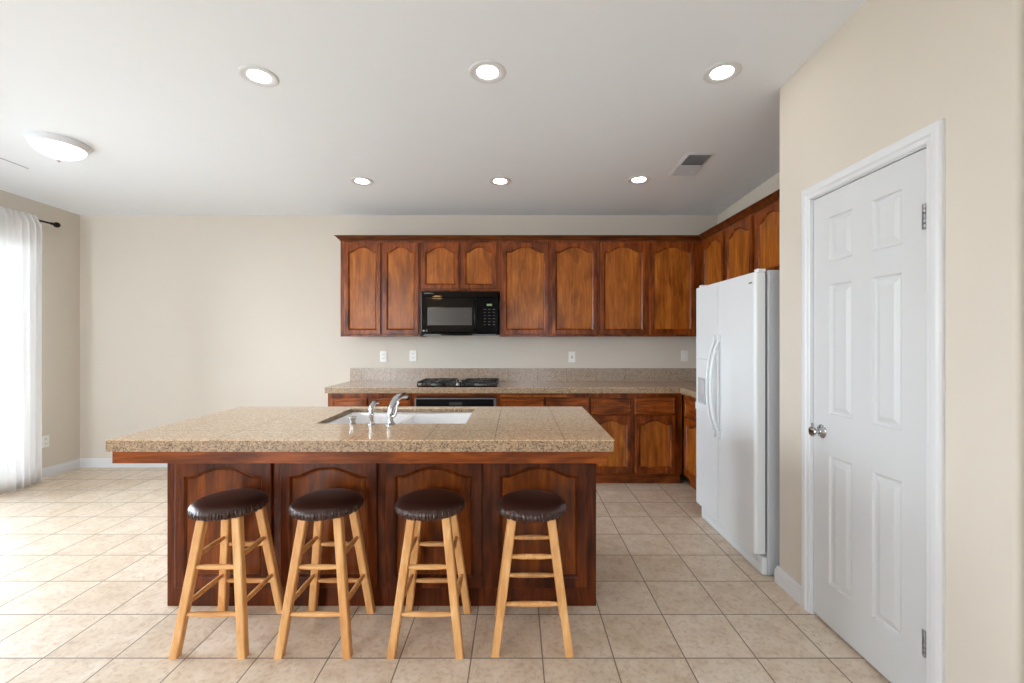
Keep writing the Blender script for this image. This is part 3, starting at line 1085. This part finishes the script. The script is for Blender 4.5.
# ------------------------------------------------------------------ refrigerator
RY0, RY1, RZ = 2.608, 3.475, 1.757
t = thing('refrigerator', 'tall white side-by-side refrigerator standing in the right wall alcove', 'refrigerator', (1.78, (RY0 + RY1) / 2, 0))
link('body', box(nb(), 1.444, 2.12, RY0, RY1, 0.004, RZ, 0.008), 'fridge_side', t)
bm = nb()
box(bm, 1.430, 1.4435, RY0 + 0.012, RY1 - 0.012, 0.13, 1.732)
link('gasket', bm, 'gasket', t)


def fridge_door(ya, yb):
    bm = nb()
    box(bm, 1.370, 1.4295, ya, yb, 0.122, 1.746)
    es = [e for e in bm.edges if abs(e.verts[0].co.z - e.verts[1].co.z) > 0.5 and e.verts[0].co.x < 1.4 and (e.verts[0].co.y < RY0 + 0.1 or e.verts[0].co.y > RY1 - 0.1)]
    mid = [e for e in bm.edges if abs(e.verts[0].co.z - e.verts[1].co.z) > 0.5 and e.verts[0].co.x < 1.4 and e not in es]
    bmesh.ops.bevel(bm, geom=mid, offset=0.004, segments=2, profile=0.5, affect='EDGES')
    es = [e for e in bm.edges if abs(e.verts[0].co.z - e.verts[1].co.z) > 0.5 and e.verts[0].co.x < 1.4 and (e.verts[0].co.y < RY0 + 0.1 or e.verts[0].co.y > RY1 - 0.1)]
    bmesh.ops.bevel(bm, geom=es, offset=0.018, segments=6, profile=0.5, affect='EDGES')
    es = [e for e in bm.edges if e.is_boundary is False and abs(e.verts[0].co.z - e.verts[1].co.z) < 0.01 and e.calc_face_angle(0) > 1.2]
    bmesh.ops.bevel(bm, geom=es, offset=0.006, segments=2, profile=0.5, affect='EDGES')
    return bm


near = link('door', fridge_door(RY0 + 0.002, 3.085), 'fridge', t)
far = link('freezer_door', fridge_door(3.094, RY1 - 0.002), 'fridge', t)
for par, yy in ((near, 3.060), (far, 3.120)):
    bm = nb()
    pts = []
    rr = []
    for k in range(17):
        s_ = k / 16
        z = 0.72 + 0.64 * s_
        bow = 0.056 * math.sin(PI * min(max((s_ - 0.04) / 0.92, 0), 1)) ** 0.55
        pts.append((1.364 - bow, yy, z))
        rr.append(0.0095)
    tube(bm, pts, rr, 14)
    box(bm, 1.352, 1.372, yy - 0.014, yy + 0.014, 0.690, 0.74, 0.004)
    box(bm, 1.352, 1.372, yy - 0.014, yy + 0.014, 1.335, 1.385, 0.004)
    link('handle', bm, 'fridge', par, True)
# dispenser
bm = nb()
box(bm, 1.363, 1.376, 3.215, 3.430, 1.075, 1.214, 0.004)
box(bm, 1.366, 1.376, 3.215, 3.230, 0.880, 1.075, 0.002)
box(bm, 1.366, 1.376, 3.422, 3.430, 0.880, 1.075, 0.002)
box(bm, 1.350, 1.376, 3.215, 3.430, 0.835, 0.890, 0.006)
dp = link('dispenser', bm, 'fridge', far)
link('dispenser_recess', box(nb(), 1.3685, 1.3695, 3.231, 3.4215, 0.891, 1.074), 'recess', dp)
link('dispenser_lever', box(nb(), 1.358, 1.368, 3.29, 3.35, 0.96, 1.06, 0.002), 'ventdark', dp)
link('badge', box(nb(), 1.3680, 1.3705, 2.640, 2.675, 1.683, 1.691, 0.0005), 'badge', near)['label'] = 'tiny green-grey maker badge'
bm = nb()
box(bm, 1.414, 1.443, RY0 + 0.004, RY1 - 0.004, 0.004, 0.108, 0.006)
for k in range(3):
    box(bm, 1.411, 1.416, RY0 + 0.05, RY1 - 0.05, 0.045 + 0.018 * k, 0.053 + 0.018 * k, 0.001)
link('toe_grille', bm, 'fridge', t)
for yy in (RY0 + 0.03, RY1 - 0.04):
    link('hinge_cover', box(nb(), 1.39, 1.44, yy - 0.02, yy + 0.02, 1.7465, 1.766, 0.005), 'fridge', t)
for xx in (1.48, 2.05):
    for yy in (RY0 + 0.06, RY1 - 0.06):
        link('foot', lathe(nb(), [(0, 0), (0.02, 0), (0.02, 0.0035), (0, 0.0035)], 12, Matrix.Translation((xx, yy, 0))), 'black_mat', t)


# ------------------------------------------------------------------ bar stools
def crinkle(th, r, z):
    k = max(0.0, min(1.0, (0.615 - z) / 0.022))
    a = 0.0024 * math.sin(67 * th + 2 * math.sin(5 * th)) + 0.0018 * math.sin(103 * th + 1.3) + 0.0012 * math.sin(29 * th + z * 300)
    return r + a * k, z + 0.0015 * k * math.sin(31 * th + math.sin(9 * th))


def make_stool():
    t = thing('bar_stool', 'x', 'stool', (0, 0, 0), 'bar stools at the island')
    bm = nb()
    prof = [(0, 0.6155), (0.05, 0.615), (0.10, 0.6125), (0.130, 0.609), (0.148, 0.603), (0.158, 0.596), (0.1635, 0.588), (0.1645, 0.580), (0.1625, 0.572), (0.157, 0.5655), (0.148, 0.5625), (0.10, 0.563), (0, 0.563)]
    prof = [(r, 0.573 + (z - 0.5625) * 1.16) for r, z in prof]
    lathe(bm, prof, 320, None, crinkle)
    link('seat', bm, 'leather', t, True)

    def leg_at(sx, sy, z):
        f = z / 0.5735
        return Vector((sx * (0.146 - 0.070 * f), sy * (0.159 - 0.074 * f), z))
    for sx in (-1, 1):
        for sy in (-1, 1):
            bm = nb()
            rings = []
            for z, hw in ((0.0, 0.0175), (0.5735, 0.0185)):
                c = leg_at(sx, sy, z)
                ch = 0.004
                o = [(-hw + ch, -hw), (hw - ch, -hw), (hw, -hw + ch), (hw, hw - ch), (hw - ch, hw), (-hw + ch, hw), (-hw, hw - ch), (-hw, -hw + ch)]
                rings.append([bm.verts.new((c.x + a, c.y + b, z)) for a, b in o])
            bridge(bm, rings[0], rings[1])
            bm.faces.new(rings[0][::-1])
            bm.faces.new(rings[1])
            link('leg', bm, 'pine', t)
    for z in (0.360, 0.168):
        for sy in (-1, 1):
            a, b = leg_at(-1, sy, z), leg_at(1, sy, z)
            bm = nb()
            q = [a.lerp(b, f) for f in (0.0, 0.12, 0.3, 0.7, 0.88, 1.0)]
            tube(bm, q, [0.0085, 0.009, 0.0115, 0.0115, 0.009, 0.0085], 12)
            link('rung', bm, 'pine_x', t, True)
    for z in (0.400, 0.205):
        for sx in (-1, 1):
            a, b = leg_at(sx, -1, z), leg_at(sx, 1, z)
            bm = nb()
            q = [a.lerp(b, f) for f in (0.0, 0.12, 0.3, 0.7, 0.88, 1.0)]
            tube(bm, q, [0.0085, 0.009, 0.0115, 0.0115, 0.009, 0.0085], 12)
            link('rung', bm, 'pine_x', t, True)
    return t


stool0 = make_stool()
spots = [(-1.315, 2.109, 0.0, 'leftmost honey wood bar stool with brown leatherette seat, at the island front'),
         (-0.867, 2.109, 0.0, 'second bar stool from the left, honey wood with round brown seat'),
         (-0.387, 2.109, 0.0, 'third bar stool from the left, honey wood with round brown seat'),
         (0.071, 2.105, PI / 2, 'rightmost bar stool, turned square to the island, its rear legs hidden')]
for i, (x, y, rz, lab) in enumerate(spots):
    o = stool0 if i == 0 else dup_tree(stool0)
    o.location = (x, y, 0)
    o.rotation_euler = (0, 0, rz)
    o['label'] = lab
    if i < 3:
        st = [c for c in bpy.data.objects if c.parent == o and c.name.startswith('seat')][0]
        st.scale = (0.958, 0.958, 1)
        st.location = ((-0.013, -0.008, -0.010)[i], 0, 0)


# ------------------------------------------------------------------ ceiling fittings
def on_ceiling(o, x, y):
    o.location = (x, y, zc(y))
    o.rotation_euler = (-CSL, 0, 0)


def make_down():
    t = thing('recessed_light', 'x', 'ceiling light', (0, 0, 0), 'recessed ceiling lights')
    bm = nb()
    P = [(0.056, -0.0008), (0.062, -0.003), (0.080, -0.0055), (0.091, -0.005), (0.096, -0.002), (0.096, 0.0005), (0.056, 0.0005)]
    n = 40
    rings = [[bm.verts.new((r * math.cos(2 * PI * k / n), r * math.sin(2 * PI * k / n), z)) for k in range(n)] for r, z in P]
    for a, b in zip(rings, rings[1:] + rings[:1]):
        bridge(bm, a, b)
    link('trim_ring', bm, 'white', t, True)
    bm = nb()
    lathe(bm, [(0, -0.002), (0.05, -0.0018), (0.0555, -0.001), (0.0555, 0.0003), (0, 0.0003)], 40)
    link('lens', bm, 'lens', t, True)
    return t


down0 = make_down()
dl = [(-1.367, 2.42, 'front left'), (-0.149, 2.385, 'front middle'), (1.081, 2.388, 'front right'),
      (-1.314, 3.885, 'back left'), (-0.137, 3.885, 'back middle'), (1.041, 3.852, 'back right')]
for i, (x, y, w) in enumerate(dl):
    o = down0 if i == 0 else dup_tree(down0)
    row = 'row nearer the camera' if i < 3 else 'row nearer the cabinets'
    o['label'] = 'round white recessed ceiling light, %s of the %s' % (w.split()[1], row)
    on_ceiling(o, x, y)

t = thing('flush_ceiling_light', 'round flush ceiling light with frosted glass bowl, near the curtain', 'ceiling light', (0, 0, 0))
bm = nb()
lathe(bm, [(0, 0.0005), (0.168, 0.0005), (0.170, -0.010), (0.166, -0.020), (0.158, -0.026), (0.154, -0.036), (0.146, -0.040), (0, -0.040)], 56)
link('pan', bm, 'white', t, True)
bm = nb()
lathe(bm, [(0.144, -0.0405), (0.140, -0.052), (0.126, -0.068), (0.104, -0.083), (0.076, -0.096), (0.046, -0.107), (0.022, -0.116), (0.010, -0.122), (0, -0.1225)], 56)
link('glass_bowl', bm, 'bowl', t, True)
bm = nb()
lathe(bm, [(0, -0.1215), (0.011, -0.1215), (0.014, -0.127), (0.009, -0.132), (0.005, -0.138), (0, -0.140)], 20)
link('finial', bm, 'steel', t, True)
on_ceiling(t, -3.19, 3.177)


t = thing('pendant_lamp', 'warm amber glass pendant lamp mirrored in the black microwave door', 'lamp', (-1.80, -1.5, zc(-1.5)))
Mp = Matrix.Translation((-1.80, -1.5, 0))
zt = zc(-1.5)
link('canopy', lathe(nb(), [(0, zt), (0.06, zt), (0.055, zt - 0.02), (0.02, zt - 0.035), (0, zt - 0.035)], 28, Mp), 'bronze', t, True)
link('stem', lathe(nb(), [(0, zt - 0.03), (0.008, zt - 0.03), (0.008, 2.0), (0, 2.0)], 14, Mp), 'bronze', t, True)
link('upper_shade', lathe(nb(), [(0.03, 2.345), (0.07, 2.335), (0.115, 2.30), (0.12, 2.285), (0.03, 2.29)], 36, Mp), 'amber', t, True)
link('glass_bowl', lathe(nb(), [(0, 1.955), (0.06, 1.965), (0.11, 1.99), (0.145, 2.03), (0.155, 2.065), (0.145, 2.065), (0, 2.02)], 36, Mp), 'amber', t, True)


def vent(label, x, y, w, l, split):
    t = thing('ceiling_vent', label, 'vent', (0, 0, 0), None)
    bm = nb()
    sweep(bm, [(-w / 2 + 0.022, -l / 2 + 0.022), (-w / 2 + 0.022, l / 2 - 0.022), (w / 2 - 0.022, l / 2 - 0.022), (w / 2 - 0.022, -l / 2 + 0.022), (-w / 2 + 0.022, -l / 2 + 0.022)],
          [(0, 0.0003), (0, -0.008 if split else -0.003), (0.004, -0.009 if split else -0.003), (0.022, -0.003 if split else -0.001), (0.022, 0.0003)])
    link('frame', bm, 'white' if split else 'ceil', t)
    link('backing', box(nb(), -w / 2 + 0.022, w / 2 - 0.022, -l / 2 + 0.022, l / 2 - 0.022, -0.0005, 0.0003), 'duct', t)
    n = 20
    if not split:
        link('edge_gap', box(nb(), w / 2 - 0.001, w / 2 + 0.004, -l / 2, l / 2, -0.003, 0.0003), 'slot_grey', t)['label'] = 'thin dark gap along the edge'  # strip stands in for the shadow at the frame edge
        link('flap', box(nb(), -w / 2 + 0.022, w / 2 - 0.022, -l / 2 + 0.022, l / 2 - 0.022, -0.003, -0.0008), 'ceil', t)
        n = 0
    for k in range(n):
        yy = -l / 2 + 0.030 + (l - 0.060) * k / (n - 1)
        near_half = k < n / 2
        tilt = 0.85 if near_half else -0.85
        bm = nb()
        box(bm, -w / 2 + 0.022, w / 2 - 0.022, -0.008, 0.008, -0.0006, 0.0006)
        bmesh.ops.transform(bm, matrix=Matrix.Translation((0, yy, -0.0066)) @ Matrix.Rotation(tilt if split else 0.3, 4, 'X'), verts=bm.verts)
        link('slat', bm, 'ventdark', t)
    if split:
        link('centre_bar', box(nb(), -w / 2 + 0.022, w / 2 - 0.022, -0.005, 0.005, -0.0115, -0.0005), 'white', t)
    on_ceiling(t, x, y)
    return t


vent('white rectangular ceiling vent with slats, above the refrigerator side of the kitchen', 1.363, 3.54, 0.215, 0.415, True)
vent('ceiling vent at the left edge of the ceiling beyond the flush light', -4.01, 3.41, 0.26, 0.42, False)


# ------------------------------------------------------------------ outlets and switches
def plate(name, label, cat, M, kind, group=None):
    loc = M.translation
    t = thing(name, label, cat, loc, group)

    def add(nm, bm, mat):
        bmesh.ops.transform(bm, matrix=M, verts=bm.verts)
        return link(nm, bm, mat, t)
    add('cover_plate', box(nb(), -0.036, 0.036, -0.006, 0.0, -0.058, 0.058, 0.003), 'plate')
    if kind == 'duplex':
        for s in (-1, 1):
            bm = nb()
            box(bm, -0.016, 0.016, -0.0085, -0.005, s * 0.022 - 0.014, s * 0.022 + 0.014, 0.003)
            r_ = add('receptacle', bm, 'plate')
            bm = nb()
            box(bm, -0.008, -0.005, -0.009, -0.0075, s * 0.022 - 0.004, s * 0.022 + 0.007)
            box(bm, 0.005, 0.008, -0.009, -0.0075, s * 0.022 - 0.004, s * 0.022 + 0.007)
            bmesh.ops.transform(bm, matrix=M, verts=bm.verts)
            link('slot', bm, 'slot', r_)
    elif kind == 'toggle':
        bm = nb()
        box(bm, -0.006, 0.006, -0.0065, -0.005, -0.013, 0.013)
        add('toggle_surround', bm, 'slot')
        bm = nb()
        box(bm, -0.004, 0.004, -0.018, -0.006, -0.002, 0.010, 0.002)
        add('toggle', bm, 'plate')
    else:
        bm = nb()
        box(bm, -0.0165, 0.0165, -0.0095, -0.005, -0.033, 0.033, 0.002)
        add('rocker', bm, 'plate')


G = 'wall plates above the backsplash'
plate('wall_outlet', 'white duplex outlet above the backsplash, nearest the left end of the counter', 'outlet', MB(-1.406, BW, 1.175), 'duplex', G)
plate('wall_outlet', 'white duplex outlet above the backsplash, just left of the cooktop', 'outlet', MB(-1.094, BW, 1.182), 'duplex', G)
plate('light_switch', 'white toggle switch plate on the back wall right of the microwave', 'switch', MB(0.594, BW, 1.170), 'toggle', G)
plate('light_switch', 'white rocker switch plate on the back wall beside the refrigerator', 'switch', MB(1.788, BW, 1.183), 'rocker', G)
# left wall: plate faces +X
ML = Matrix(((0, -1, 0, LW), (1, 0, 0, 4.475), (0, 0, 1, 0.352), (0, 0, 0, 1)))
plate('wall_outlet', 'white outlet low on the left wall beside the curtain', 'outlet', ML, 'duplex')

# ------------------------------------------------------------------ curtain and rod
RX, RZC = -4.53, 2.486
t = thing('curtain_rod', 'dark bronze curtain rod with a ball finial on the left wall', 'curtain rod', (RX, 3.0, RZC))
link('pole', tube(nb(), [(RX, 1.2, RZC), (RX, 4.44, RZC)], 0.009, 14), 'bronze', t, True)
bm = nb()
Mf = Matrix.Translation((RX, 4.43, RZC)) @ Matrix.Rotation(-PI / 2, 4, 'X')
prof = [(0, 0), (0.011, 0), (0.013, 0.006), (0.013, 0.012), (0.009, 0.018), (0.009, 0.026), (0.016, 0.032), (0.011, 0.038)]
prof += [(0.027 * math.sin(a), 0.060 - 0.027 * math.cos(a)) for a in [0.5 + (PI - 0.5) * k / 12 for k in range(12)]] + [(0, 0.087)]
lathe(bm, prof, 28, Mf)
link('finial', bm, 'bronze', t, True)
for yy in (1.35, 4.33):
    bm = nb()
    box(bm, LW, LW + 0.006, yy - 0.012, yy + 0.012, RZC - 0.045, RZC + 0.03, 0.002)
    tube(bm, [(LW + 0.004, yy, RZC - 0.014), (RX, yy, RZC - 0.014)], 0.006, 10)
    link('bracket', bm, 'bronze', t)

bm = nb()
NU, NV = 120, 30
grid = []
for j in range(NV + 1):
    f = j / NV
    z = 2.518 - f * 2.512
    w = min(1.0, max(0.0, (2.518 - z) / 0.10))
    w = w * w * (3 - 2 * w)
    a0 = 3.86
    a1 = 4.272 + (4.312 - 4.272) * w
    row = []
    for i in range(NU + 1):
        s = i / NU
        ph = 2 * PI * (7.6 * s + 0.10 * math.sin(7 * s + 1.2 * f))
        amp = 0.010 + 0.014 * w + (0.001 + 0.005 * w) * math.sin(3.1 * s * PI + 2 * f)
        fine = 0.004 * math.sin(2 * PI * 15 * s + 3 * f) * (1 - 0.6 * w)
        x = RX + 0.026 * (1 - w) + 0.034 * w + amp * math.sin(ph) + fine + 0.012 * f
        row.append(bm.verts.new((x, a0 + (a1 - a0) * s + 0.006 * math.cos(ph) * w, z)))
    grid.append(row)
for j in range(NV):
    for i in range(NU):
        bm.faces.new((grid[j][i], grid[j][i + 1], grid[j + 1][i + 1], grid[j + 1][i]))
o = link('curtain', bm, 'cloth', None, True)
md = o.modifiers.new('thickness', 'SOLIDIFY')
md.thickness = 0.0015
tag(o, 'long white gathered curtain hanging from the bronze rod to the floor', 'curtain')
